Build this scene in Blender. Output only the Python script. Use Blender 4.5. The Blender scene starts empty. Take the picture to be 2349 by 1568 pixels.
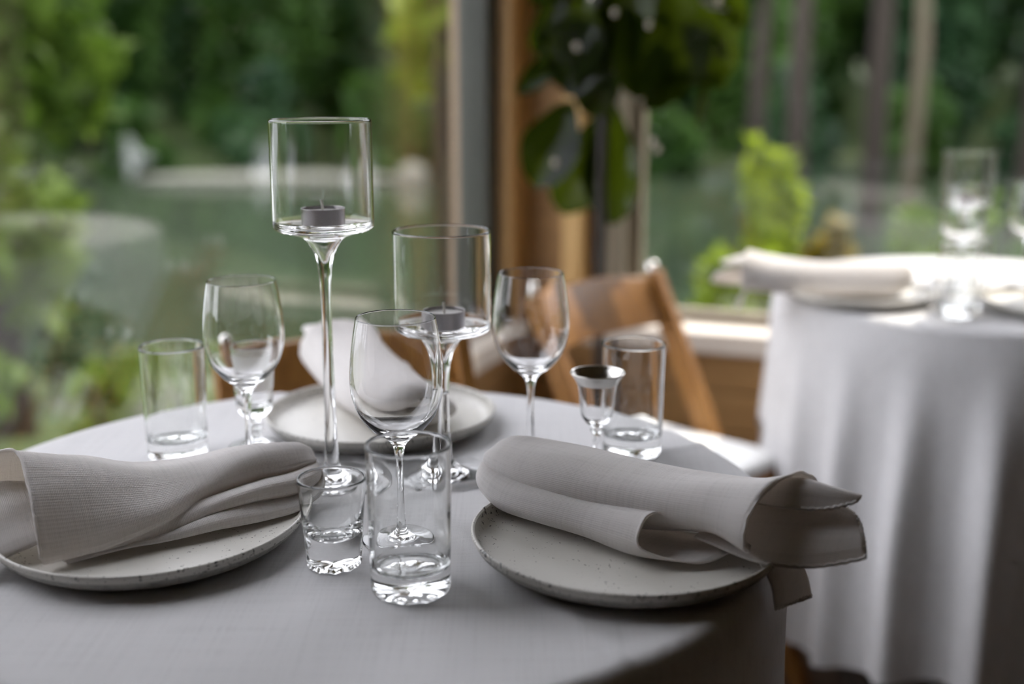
import bpy, bmesh, math, random
import numpy as np
from mathutils import Vector, Matrix
pi = math.pi
S = bpy.context.scene
COL = S.collection

# ------------------------------------------------------------------ camera, sky, sun, exposure
cam = bpy.data.cameras.new('camera'); camo = bpy.data.objects.new('camera', cam); COL.objects.link(camo)
cam.sensor_width = 36; cam.lens = 41.38; cam.clip_start = .02; cam.clip_end = 400
camo.location = (0, 0, 1.12); camo.rotation_euler = (pi/2 - .225, 0, 0)
cam.dof.use_dof = True; cam.dof.focus_distance = .95; cam.dof.aperture_fstop = 2.1; cam.dof.aperture_blades = 8
S.camera = camo

w = bpy.data.worlds.new('sky'); S.world = w; w.use_nodes = True
wn = w.node_tree.nodes; bg = wn['Background']
bg.inputs[0].default_value = (.915, .928, 1.0, 1); bg.inputs[1].default_value = 4.8

SUN_AZ = Vector((.72, .69)).normalized(); SUN_EL = math.radians(58)
sl = bpy.data.lights.new('sun', 'SUN'); so = bpy.data.objects.new('sun', sl); COL.objects.link(so)
sl.energy = 7.0; sl.angle = math.radians(.8); sl.color = (1, .93, .82)
sdir = Vector((SUN_AZ.x*math.cos(SUN_EL), SUN_AZ.y*math.cos(SUN_EL), math.sin(SUN_EL)))
so.rotation_euler = sdir.to_track_quat('Z', 'Y').to_euler(); so.location = (6, 6, 9)

S.view_settings.view_transform = 'Standard'; S.view_settings.look = 'None'
S.view_settings.exposure = 0.05; S.view_settings.gamma = 1; S.view_settings.use_curve_mapping = False
cy = S.cycles
cy.use_denoising = True
cy.max_bounces = 24; cy.transmission_bounces = 20; cy.glossy_bounces = 8; cy.diffuse_bounces = 6; cy.transparent_max_bounces = 24
cy.caustics_reflective = True; cy.caustics_refractive = True; cy.blur_glossy = 1.0
cy.sample_clamp_indirect = 6.0

# ------------------------------------------------------------------ helpers
def tag(o, label=None, cat=None, group=None, kind=None):
    if label: o['label'] = label
    if cat: o['category'] = cat
    if group: o['group'] = group
    if kind: o['kind'] = kind
    return o

def empty(name, loc=(0, 0, 0), rz=0):
    o = bpy.data.objects.new(name, None); COL.objects.link(o); o.location = loc; o.rotation_euler = (0, 0, rz)
    o.empty_display_size = .05
    return o

def link(name, me, parent=None):
    o = bpy.data.objects.new(name, me); COL.objects.link(o); o.parent = parent
    return o

def mk(name, v, f, mats, parent=None, smooth=True, uv=None, midx=None, recalc=False):
    me = bpy.data.meshes.new(name); me.from_pydata([tuple(p) for p in v], [], f)
    if not isinstance(mats, (list, tuple)): mats = [mats]
    for m in mats: me.materials.append(m)
    if midx is not None: me.polygons.foreach_set('material_index', midx)
    if uv is not None:
        l = me.uv_layers.new(name='uv'); vi = np.zeros(len(me.loops), dtype=np.int32); me.loops.foreach_get('vertex_index', vi)
        l.data.foreach_set('uv', np.asarray(uv, dtype=np.float32)[vi].ravel())
    if recalc:
        b = bmesh.new(); b.from_mesh(me); bmesh.ops.recalc_face_normals(b, faces=b.faces); b.to_mesh(me); b.free()
    me.polygons.foreach_set('use_smooth', [smooth]*len(me.polygons)); me.update()
    return link(name, me, parent)

class MB:
    """collects boxes, bars, tubes into one mesh"""
    def __init__(s): s.v = []; s.f = []
    def add(s, v, f):
        n = len(s.v); s.v += [tuple(p) for p in v]; s.f += [tuple(i+n for i in q) for q in f]; return s
    def bar(s, a, b, wx, wy, side=(1, 0, 0)):
        """box from a to b, wx wide along side, wy the other way"""
        a = Vector(a); b = Vector(b); d = (b-a).normalized(); x = Vector(side); x = (x-d*x.dot(d)).normalized(); y = d.cross(x)
        v = [p + x*sx*wx/2 + y*sy*wy/2 for p in (a, b) for sx, sy in ((-1, -1), (1, -1), (1, 1), (-1, 1))]
        return s.add(v, [(3, 2, 1, 0), (4, 5, 6, 7), (0, 1, 5, 4), (1, 2, 6, 5), (2, 3, 7, 6), (3, 0, 4, 7)])
    def box(s, lo, hi):
        x0, y0, z0 = lo; x1, y1, z1 = hi
        v = [(x0, y0, z0), (x1, y0, z0), (x1, y1, z0), (x0, y1, z0), (x0, y0, z1), (x1, y0, z1), (x1, y1, z1), (x0, y1, z1)]
        return s.add(v, [(3, 2, 1, 0), (4, 5, 6, 7), (0, 1, 5, 4), (1, 2, 6, 5), (2, 3, 7, 6), (3, 0, 4, 7)])
    def tube(s, pts, rad, n=8):
        pts = [Vector(p) for p in pts]; m = len(pts)
        rad = rad if isinstance(rad, (list, tuple)) else [rad]*m
        v = []; up = Vector((.3, .2, 1)).normalized()
        for i, p in enumerate(pts):
            d = (pts[min(i+1, m-1)] - pts[max(i-1, 0)]).normalized(); x = d.cross(up)
            if x.length < .05: x = d.cross(Vector((1, 0, 0)))
            x.normalize(); y = d.cross(x)
            v += [p + (x*math.cos(2*pi*k/n) + y*math.sin(2*pi*k/n))*rad[i] for k in range(n)]
        f = [(i*n+k, i*n+(k+1) % n, (i+1)*n+(k+1) % n, (i+1)*n+k) for i in range(m-1) for k in range(n)]
        f += [tuple(range(n-1, -1, -1)), tuple((m-1)*n+k for k in range(n))]
        return s.add(v, f)
    def build(s, name, mat, parent=None, bevel=0, smooth=False):
        o = mk(name, s.v, s.f, mat, parent, smooth, recalc=True)
        if bevel:
            m = o.modifiers.new('bevel', 'BEVEL'); m.width = bevel; m.segments = 2; m.limit_method = 'ANGLE'
            o.data.polygons.foreach_set('use_smooth', [True]*len(o.data.polygons))
            m.harden_normals = True
        return o

def catmull(P, m):
    """resample control points P (n, d) on a Catmull-Rom curve: m even samples, or the given parameters"""
    P = np.asarray(P, float); n = len(P); t = np.linspace(0, n-1, m) if np.isscalar(m) else np.asarray(m, float); i = np.clip(t.astype(int), 0, n-2); u = (t-i)[:, None]
    Q = np.vstack([2*P[0]-P[1], P, 2*P[-1]-P[-2]]); a, b, c, d = Q[i], Q[i+1], Q[i+2], Q[i+3]
    return .5*((2*b) + (c-a)*u + (2*a-5*b+4*c-d)*u**2 + (3*b-a-3*c+d)*u**3)

def smoothprof(segs):
    """list of control lists, each smoothed on its own and joined (corners stay crisp)"""
    out = []
    for s in segs:
        if len(s) == 2:      # straight wall: rings close to both ends keep the shading normals true
            a, b = np.array(s[0], float), np.array(s[1], float); s = [tuple(a+(b-a)*k) for k in (0, .02, .25, .5, .75, .98, 1)]; q = s
        else: t = np.linspace(0, len(s)-1, (len(s)-1)*4+1); q = [tuple(p) for p in catmull(s, np.concatenate([[0, .03], t[1:-1], [len(s)-1.03, len(s)-1]]))]
        out += q if not out else q[1:]
    return [(max(r, 0), z) for r, z in out]

def lathe(prof, seg=72, v=None, f=None, wob=None):
    """turns a profile (r, z); going up the outside gives outward normals"""
    v = [] if v is None else v; f = [] if f is None else f; rows = []
    for (r, z) in prof:
        if r < 1e-6: rows.append([len(v)]*seg); v.append((0, 0, z))
        else:
            st = len(v); rows.append(list(range(st, st+seg)))
            for k in range(seg):
                a = 2*pi*k/seg; rr, zz = (r, z) if wob is None else wob(r, z, a)
                v.append((rr*math.cos(a), rr*math.sin(a), zz))
    for A, B in zip(rows[:-1], rows[1:]):
        for k in range(seg):
            q = []
            for i in (A[k], A[(k+1) % seg], B[(k+1) % seg], B[k]):
                if i not in q: q.append(i)
            if len(q) > 2: f.append(tuple(q))
    return v, f

def copy_tree(o, parent=None):
    c = o.copy(); COL.objects.link(c); c.parent = parent
    for ch in list(o.children): copy_tree(ch, c)
    return c

# ------------------------------------------------------------------ materials
def new_mat(name):
    m = bpy.data.materials.new(name); m.use_nodes = True; nt = m.node_tree
    return m, nt, nt.nodes['Principled BSDF'], nt.nodes['Material Output']

def N(nt, t, **kw):
    n = nt.nodes.new(t)
    for k, val in kw.items():
        if k in n.inputs.keys(): n.inputs[k].default_value = val
        else: setattr(n, k, val)
    return n

def ramp(nt, fac, stops):
    r = nt.nodes.new('ShaderNodeValToRGB'); e = r.color_ramp.elements
    while len(e) > 1: e.remove(e[-1])
    e[0].position, e[0].color = stops[0][0], (*stops[0][1], 1)
    for p, c in stops[1:]: x = e.new(p); x.color = (*c, 1)
    nt.links.new(fac, r.inputs[0]); return r

def plain(name, col, rough=.6, metal=0, **kw):
    m, nt, b, o = new_mat(name); b.inputs['Base Color'].default_value = (*col, 1)
    b.inputs['Roughness'].default_value = rough; b.inputs['Metallic'].default_value = metal
    n = N(nt, 'ShaderNodeTexNoise', Scale=kw.get('ns', 40)); r = ramp(nt, n.outputs[0], [(.3, tuple(c*.9 for c in col)), (.7, tuple(min(1, c*1.06) for c in col))])
    nt.links.new(r.outputs[0], b.inputs['Base Color'])
    return m

def glass(name, rough=0, tint=(1, 1, 1), bump=0, bscale=90):
    m, nt, b, o = new_mat(name); nt.nodes.remove(b)
    g = N(nt, 'ShaderNodeBsdfGlass', IOR=1.5, Roughness=rough); g.inputs['Color'].default_value = (*tint, 1)
    nt.links.new(g.outputs[0], o.inputs[0])
    if bump:
        tc = N(nt, 'ShaderNodeTexCoord'); n = N(nt, 'ShaderNodeTexNoise', Scale=bscale); nt.links.new(tc.outputs['Object'], n.inputs[0])
        bp = N(nt, 'ShaderNodeBump', Strength=bump, Distance=.001); nt.links.new(n.outputs[0], bp.inputs['Height']); nt.links.new(bp.outputs[0], g.inputs['Normal'])
    return m

def pane_mat():
    m, nt, b, o = new_mat('window_glass'); nt.nodes.remove(b)
    tr = N(nt, 'ShaderNodeBsdfTransparent'); tr.inputs[0].default_value = (.985, .985, .985, 1)
    gl = N(nt, 'ShaderNodeBsdfGlossy', Roughness=.0); mx = N(nt, 'ShaderNodeMixShader')
    # Schlick reflectance, the same from either side of the sheet
    g = N(nt, 'ShaderNodeNewGeometry'); dt = N(nt, 'ShaderNodeVectorMath', operation='DOT_PRODUCT'); nt.links.new(g.outputs['Normal'], dt.inputs[0]); nt.links.new(g.outputs['Incoming'], dt.inputs[1])
    ab = N(nt, 'ShaderNodeMath', operation='ABSOLUTE'); nt.links.new(dt.outputs['Value'], ab.inputs[0])
    om = N(nt, 'ShaderNodeMath', operation='SUBTRACT'); om.inputs[0].default_value = 1; nt.links.new(ab.outputs[0], om.inputs[1])
    pw = N(nt, 'ShaderNodeMath', operation='POWER'); pw.inputs[1].default_value = 5; nt.links.new(om.outputs[0], pw.inputs[0])
    ma = N(nt, 'ShaderNodeMath', operation='MULTIPLY_ADD'); ma.inputs[1].default_value = .957; ma.inputs[2].default_value = .043; nt.links.new(pw.outputs[0], ma.inputs[0]); nt.links.new(ma.outputs[0], mx.inputs[0])
    nt.links.new(tr.outputs[0], mx.inputs[1]); nt.links.new(gl.outputs[0], mx.inputs[2]); nt.links.new(mx.outputs[0], o.inputs[0])
    return m

def wood(name, c1, c2, scale=(3, 40, 40), rough=.45, axis='Object'):
    m, nt, b, o = new_mat(name); tc = N(nt, 'ShaderNodeTexCoord'); mp = N(nt, 'ShaderNodeMapping'); mp.inputs['Scale'].default_value = scale
    nt.links.new(tc.outputs[axis], mp.inputs[0])
    n = N(nt, 'ShaderNodeTexNoise', Scale=1.0, Detail=6, Roughness=.6, Distortion=.6); nt.links.new(mp.outputs[0], n.inputs[0])
    r = ramp(nt, n.outputs[0], [(.32, c1), (.68, c2)]); nt.links.new(r.outputs[0], b.inputs['Base Color']); b.inputs['Roughness'].default_value = rough
    bp = N(nt, 'ShaderNodeBump', Strength=.15, Distance=.001); nt.links.new(n.outputs[0], bp.inputs['Height']); nt.links.new(bp.outputs[0], b.inputs['Normal'])
    return m

def linen(name, col, thread, coord, strength=.5, slub=True, transl=.15):
    """woven cloth: two crossing thread waves with uneven thick threads"""
    m, nt, b, o = new_mat(name); L = nt.links; tc = N(nt, 'ShaderNodeTexCoord')
    k = 2*pi/thread/20*1.0
    wv = []
    for ax in ('X', 'Y'):
        q = N(nt, 'ShaderNodeTexWave', wave_type='BANDS', bands_direction=ax, Scale=k, Distortion=1.2, Detail=1.0); q.inputs['Detail Scale'].default_value = .6
        L.new(tc.outputs[coord], q.inputs[0]); wv.append(q)
    mp = N(nt, 'ShaderNodeMapping'); mp.inputs['Scale'].default_value = (9, 420, 60); L.new(tc.outputs[coord], mp.inputs[0])
    s1 = N(nt, 'ShaderNodeTexNoise', Scale=1.0, Detail=3); L.new(mp.outputs[0], s1.inputs[0])
    mp2 = N(nt, 'ShaderNodeMapping'); mp2.inputs['Scale'].default_value = (420, 9, 60); L.new(tc.outputs[coord], mp2.inputs[0])
    s2 = N(nt, 'ShaderNodeTexNoise', Scale=1.0, Detail=3); L.new(mp2.outputs[0], s2.inputs[0])
    a = N(nt, 'ShaderNodeMath', operation='MAXIMUM'); L.new(wv[0].outputs['Fac'], a.inputs[0]); L.new(wv[1].outputs['Fac'], a.inputs[1])
    c = N(nt, 'ShaderNodeMath', operation='ADD'); L.new(s1.outputs[0], c.inputs[0]); L.new(s2.outputs[0], c.inputs[1])
    d = N(nt, 'ShaderNodeMath', operation='MULTIPLY_ADD'); L.new(c.outputs[0], d.inputs[0]); d.inputs[1].default_value = 1.1; L.new(a.outputs[0], d.inputs[2])
    bp = N(nt, 'ShaderNodeBump', Strength=strength, Distance=.0006); L.new(d.outputs[0], bp.inputs['Height'])
    r = ramp(nt, c.outputs[0], [(.75, tuple(x*.90 for x in col)), (1.2, col)]); L.new(r.outputs[0], b.inputs['Base Color'])
    b.inputs['Roughness'].default_value = .9; b.inputs['Specular IOR Level'].default_value = .15
    L.new(bp.outputs[0], b.inputs['Normal'])
    tl = N(nt, 'ShaderNodeBsdfTranslucent'); tl.inputs[0].default_value = (col[0], col[1]*.95, col[2]*.86, 1); L.new(bp.outputs[0], tl.inputs['Normal'])
    mx = N(nt, 'ShaderNodeMixShader'); mx.inputs[0].default_value = transl; L.new(b.outputs[0], mx.inputs[1]); L.new(tl.outputs[0], mx.inputs[2]); L.new(mx.outputs[0], o.inputs[0])
    return m

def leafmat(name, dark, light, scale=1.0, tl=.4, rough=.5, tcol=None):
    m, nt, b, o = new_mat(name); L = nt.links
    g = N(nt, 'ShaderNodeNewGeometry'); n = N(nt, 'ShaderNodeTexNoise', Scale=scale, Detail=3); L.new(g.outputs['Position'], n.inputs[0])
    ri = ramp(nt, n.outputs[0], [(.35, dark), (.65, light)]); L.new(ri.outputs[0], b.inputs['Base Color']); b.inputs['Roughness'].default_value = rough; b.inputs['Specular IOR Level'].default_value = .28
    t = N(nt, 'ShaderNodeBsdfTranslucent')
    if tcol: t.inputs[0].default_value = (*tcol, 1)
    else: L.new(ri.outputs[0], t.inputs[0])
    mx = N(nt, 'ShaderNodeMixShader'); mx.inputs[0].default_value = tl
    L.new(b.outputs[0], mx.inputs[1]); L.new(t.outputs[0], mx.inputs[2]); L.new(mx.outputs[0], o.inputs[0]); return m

def ceramic():
    """off-white glaze, dark speckle that crowds near the rim"""
    m, nt, b, o = new_mat('speckled_glaze'); L = nt.links; tc = N(nt, 'ShaderNodeTexCoord')
    n1 = N(nt, 'ShaderNodeTexNoise', Scale=14, Detail=4); L.new(tc.outputs['Object'], n1.inputs[0])
    base = ramp(nt, n1.outputs[0], [(.3, (.60, .58, .53)), (.7, (.70, .68, .63))])
    sp = N(nt, 'ShaderNodeTexNoise', Scale=330, Detail=2, Roughness=.6); L.new(tc.outputs['Object'], sp.inputs[0])
    cl = N(nt, 'ShaderNodeTexNoise', Scale=22, Detail=2); L.new(tc.outputs['Object'], cl.inputs[0])
    sx = N(nt, 'ShaderNodeSeparateXYZ'); L.new(tc.outputs['Object'], sx.inputs[0])
    cb = N(nt, 'ShaderNodeCombineXYZ'); L.new(sx.outputs[0], cb.inputs[0]); L.new(sx.outputs[1], cb.inputs[1])
    ln = N(nt, 'ShaderNodeVectorMath', operation='LENGTH'); L.new(cb.outputs[0], ln.inputs[0])
    mr = N(nt, 'ShaderNodeMapRange'); mr.inputs[1].default_value = .09; mr.inputs[2].default_value = .122; mr.inputs[3].default_value = 0; mr.inputs[4].default_value = .075; L.new(ln.outputs['Value'], mr.inputs[0])
    m1 = N(nt, 'ShaderNodeMath', operation='MULTIPLY_ADD'); m1.inputs[1].default_value = .22; L.new(cl.outputs[0], m1.inputs[0]); L.new(mr.outputs[0], m1.inputs[2])
    ad = N(nt, 'ShaderNodeMath', operation='ADD'); L.new(sp.outputs[0], ad.inputs[0]); L.new(m1.outputs[0], ad.inputs[1])
    sk = ramp(nt, ad.outputs[0], [(.80, (1, 1, 1)), (.835, (.10, .095, .09))])
    mu = N(nt, 'ShaderNodeMix', data_type='RGBA', blend_type='MULTIPLY'); mu.inputs[0].default_value = 1
    L.new(base.outputs[0], mu.inputs[6]); L.new(sk.outputs[0], mu.inputs[7]); L.new(mu.outputs[2], b.inputs['Base Color'])
    b.inputs['Roughness'].default_value = .34
    n2 = N(nt, 'ShaderNodeTexNoise', Scale=30, Detail=2); L.new(tc.outputs['Object'], n2.inputs[0])
    bp = N(nt, 'ShaderNodeBump', Strength=.2, Distance=.002); L.new(n2.outputs[0], bp.inputs['Height']); L.new(bp.outputs[0], b.inputs['Normal'])
    return m

def stoneware():
    m, nt, b, o = new_mat('bare_stoneware'); L = nt.links; tc = N(nt, 'ShaderNodeTexCoord')
    n1 = N(nt, 'ShaderNodeTexNoise', Scale=120, Detail=5, Roughness=.7); L.new(tc.outputs['Object'], n1.inputs[0])
    r = ramp(nt, n1.outputs[0], [(.30, (.09, .085, .08)), (.42, (.33, .32, .29)), (.7, (.47, .46, .42))]); L.new(r.outputs[0], b.inputs['Base Color'])
    b.inputs['Roughness'].default_value = .7
    bp = N(nt, 'ShaderNodeBump', Strength=.3, Distance=.001); L.new(n1.outputs[0], bp.inputs['Height']); L.new(bp.outputs[0], b.inputs['Normal'])
    return m

M = {}
M['glass'] = glass('clear_glass')
M['glass_tumbler'] = glass('tumbler_glass', tint=(.997, 1, .998), bump=.06, bscale=60)
M['frost'] = glass('etched_glass', rough=.42)
M['pane'] = pane_mat()
M['cloth'] = linen('tablecloth_linen', (.76, .755, .76), .0008, 'Object', .25, transl=.18)
M['napkin'] = linen('napkin_linen', (.87, .85, .845), .00125, 'UV', .55, transl=.36)
M['glaze'] = ceramic(); M['stone'] = stoneware()
M['tin'] = plain('aluminium_tin', (.36, .34, .34), .35, 1.0)
M['wax'] = plain('white_wax', (.85, .83, .80), .5)
M['wick'] = plain('cotton_wick', (.85, .82, .76), .9)
M['silver'] = plain('silver_band', (.72, .70, .66), .22, 1.0)
M['chair'] = wood('honey_chair_wood', (.20, .085, .018), (.33, .155, .036), (30, 30, 3))
M['wall_wood'] = wood('wall_board_wood', (.29, .155, .055), (.41, .235, .09), (2.5, 2.5, 26), .55)
M['trim_wood'] = wood('casing_wood', (.42, .235, .075), (.54, .32, .115), (22, 22, 2), .5)
M['trim_sunlit'] = wood('sunlit_casing_wood', (.60, .36, .13), (.74, .48, .20), (22, 22, 2), .5)  # casing wood lightened: sunlight on the strip is put into the colour
M['sill'] = wood('painted_sill', (.62, .55, .47), (.70, .63, .55), (5, 5, 30), .45)
M['taupe'] = wood('weathered_jamb', (.17, .14, .095), (.23, .19, .13), (22, 22, 2), .6)
M['frame'] = plain('grey_window_frame', (.065, .068, .055), .5)
M['floor'] = wood('dark_floor_boards', (.035, .022, .015), (.06, .04, .027), (3, 30, 3), .45)
M['plaster'] = plain('room_plaster', (.42, .31, .22), .9, ns=6)
M['vinyl'] = plain('white_vinyl_seat', (.80, .80, .78), .35)
M['iron'] = plain('dark_stem', (.020, .014, .010), .5)
M['bolt'] = plain('steel_bolt', (.75, .72, .68), .25, 1.0)
M['pot'] = plain('dark_pot', (.05, .045, .04), .6)
M['soil'] = plain('soil', (.03, .02, .012), 1)
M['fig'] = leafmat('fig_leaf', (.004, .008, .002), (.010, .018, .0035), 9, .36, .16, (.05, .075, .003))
M['bloom'] = plain('pale_bloom', (.42, .37, .30), .8)
M['far'] = leafmat('far_foliage', (.018, .050, .009), (.062, .130, .022), .35, .35)
M['far2'] = leafmat('blue_green_foliage', (.014, .042, .018), (.042, .095, .034), .5, .35)
M['mid'] = leafmat('mid_foliage', (.05, .10, .010), (.14, .21, .028), .9, .45)
M['bright'] = leafmat('bright_foliage', (.14, .21, .012), (.32, .40, .03), 2.5, .5)
M['amber'] = leafmat('amber_foliage', (.16, .13, .012), (.27, .20, .022), 3, .5)
M['bark'] = plain('brown_bark', (.03, .022, .016), .95, ns=5)
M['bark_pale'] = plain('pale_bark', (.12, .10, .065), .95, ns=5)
M['lawn'] = leafmat('lawn_grass', (.022, .038, .010), (.05, .07, .018), 1.2, .1, .9)
M['rock'] = plain('pale_rock', (.15, .15, .125), .9, ns=3)
mw, nt_, b_, o_ = new_mat('pond_water'); b_.inputs['Base Color'].default_value = (.028, .040, .024, 1); b_.inputs['Roughness'].default_value = .08
nn = N(nt_, 'ShaderNodeTexNoise', Scale=2.2, Detail=3); gg = N(nt_, 'ShaderNodeNewGeometry'); nt_.links.new(gg.outputs['Position'], nn.inputs[0])
bb = N(nt_, 'ShaderNodeBump', Strength=.12, Distance=.05); nt_.links.new(nn.outputs[0], bb.inputs['Height']); nt_.links.new(bb.outputs[0], b_.inputs['Normal'])
M['water'] = mw

# ------------------------------------------------------------------ the room: corner C, s along the right wall, t along the left wall
C = Vector((.0235, 2.79)); ER = Vector((.94, -.342)).normalized(); EL = Vector((-.342, -.94)).normalized()
RZ = math.atan2(ER.y, ER.x)
# room frame: local x = s (right wall), local y = -t (left wall runs towards -y), outward of right wall = +y, outward of left wall = -x
room_at = lambda o: (setattr(o, 'location', (C.x, C.y, 0)), setattr(o, 'rotation_euler', (0, 0, RZ)), o)[2]
def W(s, t, z=0): p = C + ER*s + EL*t; return Vector((p.x, p.y, z))
SILL = .55; HEAD_R = 2.6; HEAD_L = 2.9; CEIL = 3.0; RS, RT = 5.0, 5.5
def struct(name, mb, mat, parent=None, bevel=0):
    o = mb.build(name, mat, parent, bevel)
    if parent is None: room_at(o); o['kind'] = 'structure'
    return o
fl = struct('floor', MB().box((-.3, -RT-.3, -.12), (RS+.3, .3, -.02)), M['floor'])
for k in range(28):
    struct('plank', MB().box((-.05+k*.19, -RT, -.02), (-.05+k*.19+.187, .0, 0)), M['floor'], fl, .001)
struct('ceiling', MB().box((-.3, -RT-.3, CEIL), (RS+.3, .3, CEIL+.1)), M['plaster'])
# right wall: window from s=.25 to 1.34
wr = struct('wall_right', MB().box((-.14, .02, 0), (RS, .14, SILL-.05)).box((-.14, 0, HEAD_R), (RS, .14, CEIL)).box((1.42, 0, SILL-.05), (RS, .14, HEAD_R)).box((-.14, .02, SILL-.05), (.115, .14, HEAD_R)), M['plaster'])
for k in range(5):
    struct('board', MB().box((0, 0, .012+k*.098), (2.6, .02, .012+k*.098+.094)), M['wall_wood'], wr, .003)
wl = struct('wall_left', MB().box((-.14, -RT, 0), (-.02, .02, SILL-.05)).box((-.14, -RT, HEAD_L), (0, .02, CEIL)).box((-.14, -RT, SILL-.05), (0, -2.25, HEAD_L)).box((-.14, -.095, SILL-.05), (-.02, .02, HEAD_L)), M['plaster'])
for k in range(5):
    struct('board', MB().box((-.02, -3.3, .012+k*.098), (0, 0, .012+k*.098+.094)), M['wall_wood'], wl, .003)
struct('wall_back', MB().box((-.14, -RT-.14, 0), (RS, -RT, CEIL)), M['plaster'])
struct('wall_far_right', MB().box((RS, -RT-.14, 0), (RS+.14, .14, CEIL)), M['plaster'])
# corner casings
struct('trim_1', MB().box((-.02, -.105, SILL-.01), (.012, -.03, HEAD_L+.05)), M['trim_wood'], bevel=.003)
struct('trim_2', MB().box((-.02, -.03, 0), (.02, .02, CEIL)), M['trim_wood'], bevel=.002)
struct('trim_3', MB().box((.02, -.012, SILL), (.11, .02, CEIL)), M['wall_wood'], bevel=.002)
struct('trim_4', MB().box((.115, -.05, SILL), (.16, .05, HEAD_R+.05)), M['trim_sunlit'], bevel=.004)  # bright strip by the corner, its sunlight painted as lighter wood
struct('trim_5', MB().box((.185, .0, SILL), (.25, .10, HEAD_R)), M['taupe'], bevel=.004)
struct('trim_6', MB().box((.16, .03, SILL), (.185, .10, HEAD_R)), M['wall_wood'])
# windows: frame and panes
w1 = room_at(empty('window_1')); w1['kind'] = 'structure'
MB().box((-.10, -.15, SILL), (-.03, -.10, HEAD_L)).box((-.10, -2.25, SILL), (-.03, -2.18, HEAD_L)).box((-.10, -2.25, SILL), (-.03, -.10, SILL+.045)).box((-.10, -2.25, HEAD_L-.05), (-.03, -.10, HEAD_L)).build('window_frame', M['frame'], w1, .004)
MB().box((-.068, -2.18, SILL+.045), (-.0675, -.15, HEAD_L-.05)).build('pane', M['pane'], w1)
MB().box((-.084, -2.18, SILL+.045), (-.0835, -.15, HEAD_L-.05)).build('pane', M['pane'], w1)
MB().box((-.03, -2.25, SILL-.05), (.045, -.035, SILL)).build('window_sill', M['sill'], w1, .006)
w2 = room_at(empty('window_2')); w2['kind'] = 'structure'
MB().box((.25, .06, SILL), (.275, .10, HEAD_R)).box((1.38, .06, SILL), (1.42, .10, HEAD_R)).box((.25, .06, SILL), (1.42, .10, SILL+.025)).box((.25, .06, HEAD_R-.04), (1.42, .10, HEAD_R)).build('window_frame', M['taupe'], w2, .003)
MB().box((.275, .078, SILL+.025), (1.38, .0785, HEAD_R-.04)).build('pane', M['pane'], w2)
MB().box((.165, -.05, SILL-.05), (2.2, .10, SILL)).build('window_sill', M['sill'], w2, .006)

# ------------------------------------------------------------------ outdoors
rng = np.random.default_rng(5)
def leaves(cen, rad, n, size, blobs=14, seed=0, flat=.0):
    """n two-triangle leaves crowded on lumps inside an ellipsoid"""
    r = np.random.default_rng(seed); cen = np.array(cen, float); rad = np.array(rad, float)
    bc = r.normal(size=(blobs, 3)); bc /= np.linalg.norm(bc, axis=1)[:, None]; bc *= r.random((blobs, 1))**.45*.8
    k = r.integers(0, blobs, n); d = r.normal(size=(n, 3)); d /= np.linalg.norm(d, axis=1)[:, None]
    P = cen + (bc[k] + d*(.30*r.random((n, 1))**.4))*rad
    a = r.normal(size=(n, 3)); a /= np.linalg.norm(a, axis=1)[:, None]; b = np.cross(a, r.normal(size=(n, 3))); b /= np.linalg.norm(b, axis=1)[:, None]
    s = size*(.6+.8*r.random((n, 1))); c = np.cross(a, b)*.15
    V = np.stack([P-a*s, P-b*s*.55+c*s, P+a*s, P+b*s*.55+c*s], 1).reshape(-1, 3)
    return V
def leaf_mesh(name, V, mat, parent):
    n = len(V)//4; me = bpy.data.meshes.new(name)
    me.vertices.add(len(V)); me.vertices.foreach_set('co', V.astype(np.float32).ravel())
    me.loops.add(n*4); me.loops.foreach_set('vertex_index', np.arange(n*4, dtype=np.int32)); me.polygons.add(n)
    me.polygons.foreach_set('loop_start', np.arange(n, dtype=np.int32)*4)
    me.update(calc_edges=True); me.validate(); me.materials.append(mat)
    return link(name, me, parent)
def tree(name, label, cat, loc, h, cr, mat, bark, n, size, seed, clear=.3, group=None, tr=.18, blobs=14):
    o = empty(name, loc); tag(o, label, cat, group)
    r = random.Random(seed)
    if bark: MB().tube([(0, 0, -.3), (r.uniform(-.1, .1), 0, h*.4), (r.uniform(-.2, .2), 0, h*.9)], [tr, tr*.8, tr*.3], 8).build('trunk', bark, o, smooth=True)
    c0 = h*clear; V = leaves((0, 0, (h+c0)/2), (cr, cr, (h-c0)/2*1.05), n, size, blobs, seed)
    tag(leaf_mesh('crown', V, mat, o), kind='stuff')
    return o

# ground: lawn by the house slopes to the pond
def grid(name, xs, ys, zf, mat):
    v = [(x, y, zf(x, y)) for y in ys for x in xs]; nx = len(xs)
    f = [(j*nx+i, j*nx+i+1, (j+1)*nx+i+1, (j+1)*nx+i) for j in range(len(ys)-1) for i in range(nx-1)]
    return mk(name, v, f, mat)
POND = -1.9
g = grid('lawn', np.linspace(-40, 40, 41), np.concatenate([np.linspace(-10, 14, 25), [16]]), lambda x, y: -.35 - max(0, y-3)*.16 + .12*math.sin(x*.9+y)*(y > 3), M['lawn']); tag(g, kind='structure')
g = grid('pond', np.linspace(-60, 60, 5), np.linspace(9, 42, 5), lambda x, y: POND, M['water']); tag(g, kind='structure')
g = grid('far_bank', np.linspace(-70, 70, 29), np.linspace(36, 70, 9), lambda x, y: POND-.1+max(0, y-37)*.14+.3*math.sin(x*.4), M['lawn']); tag(g, kind='structure')
k = 0
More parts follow.
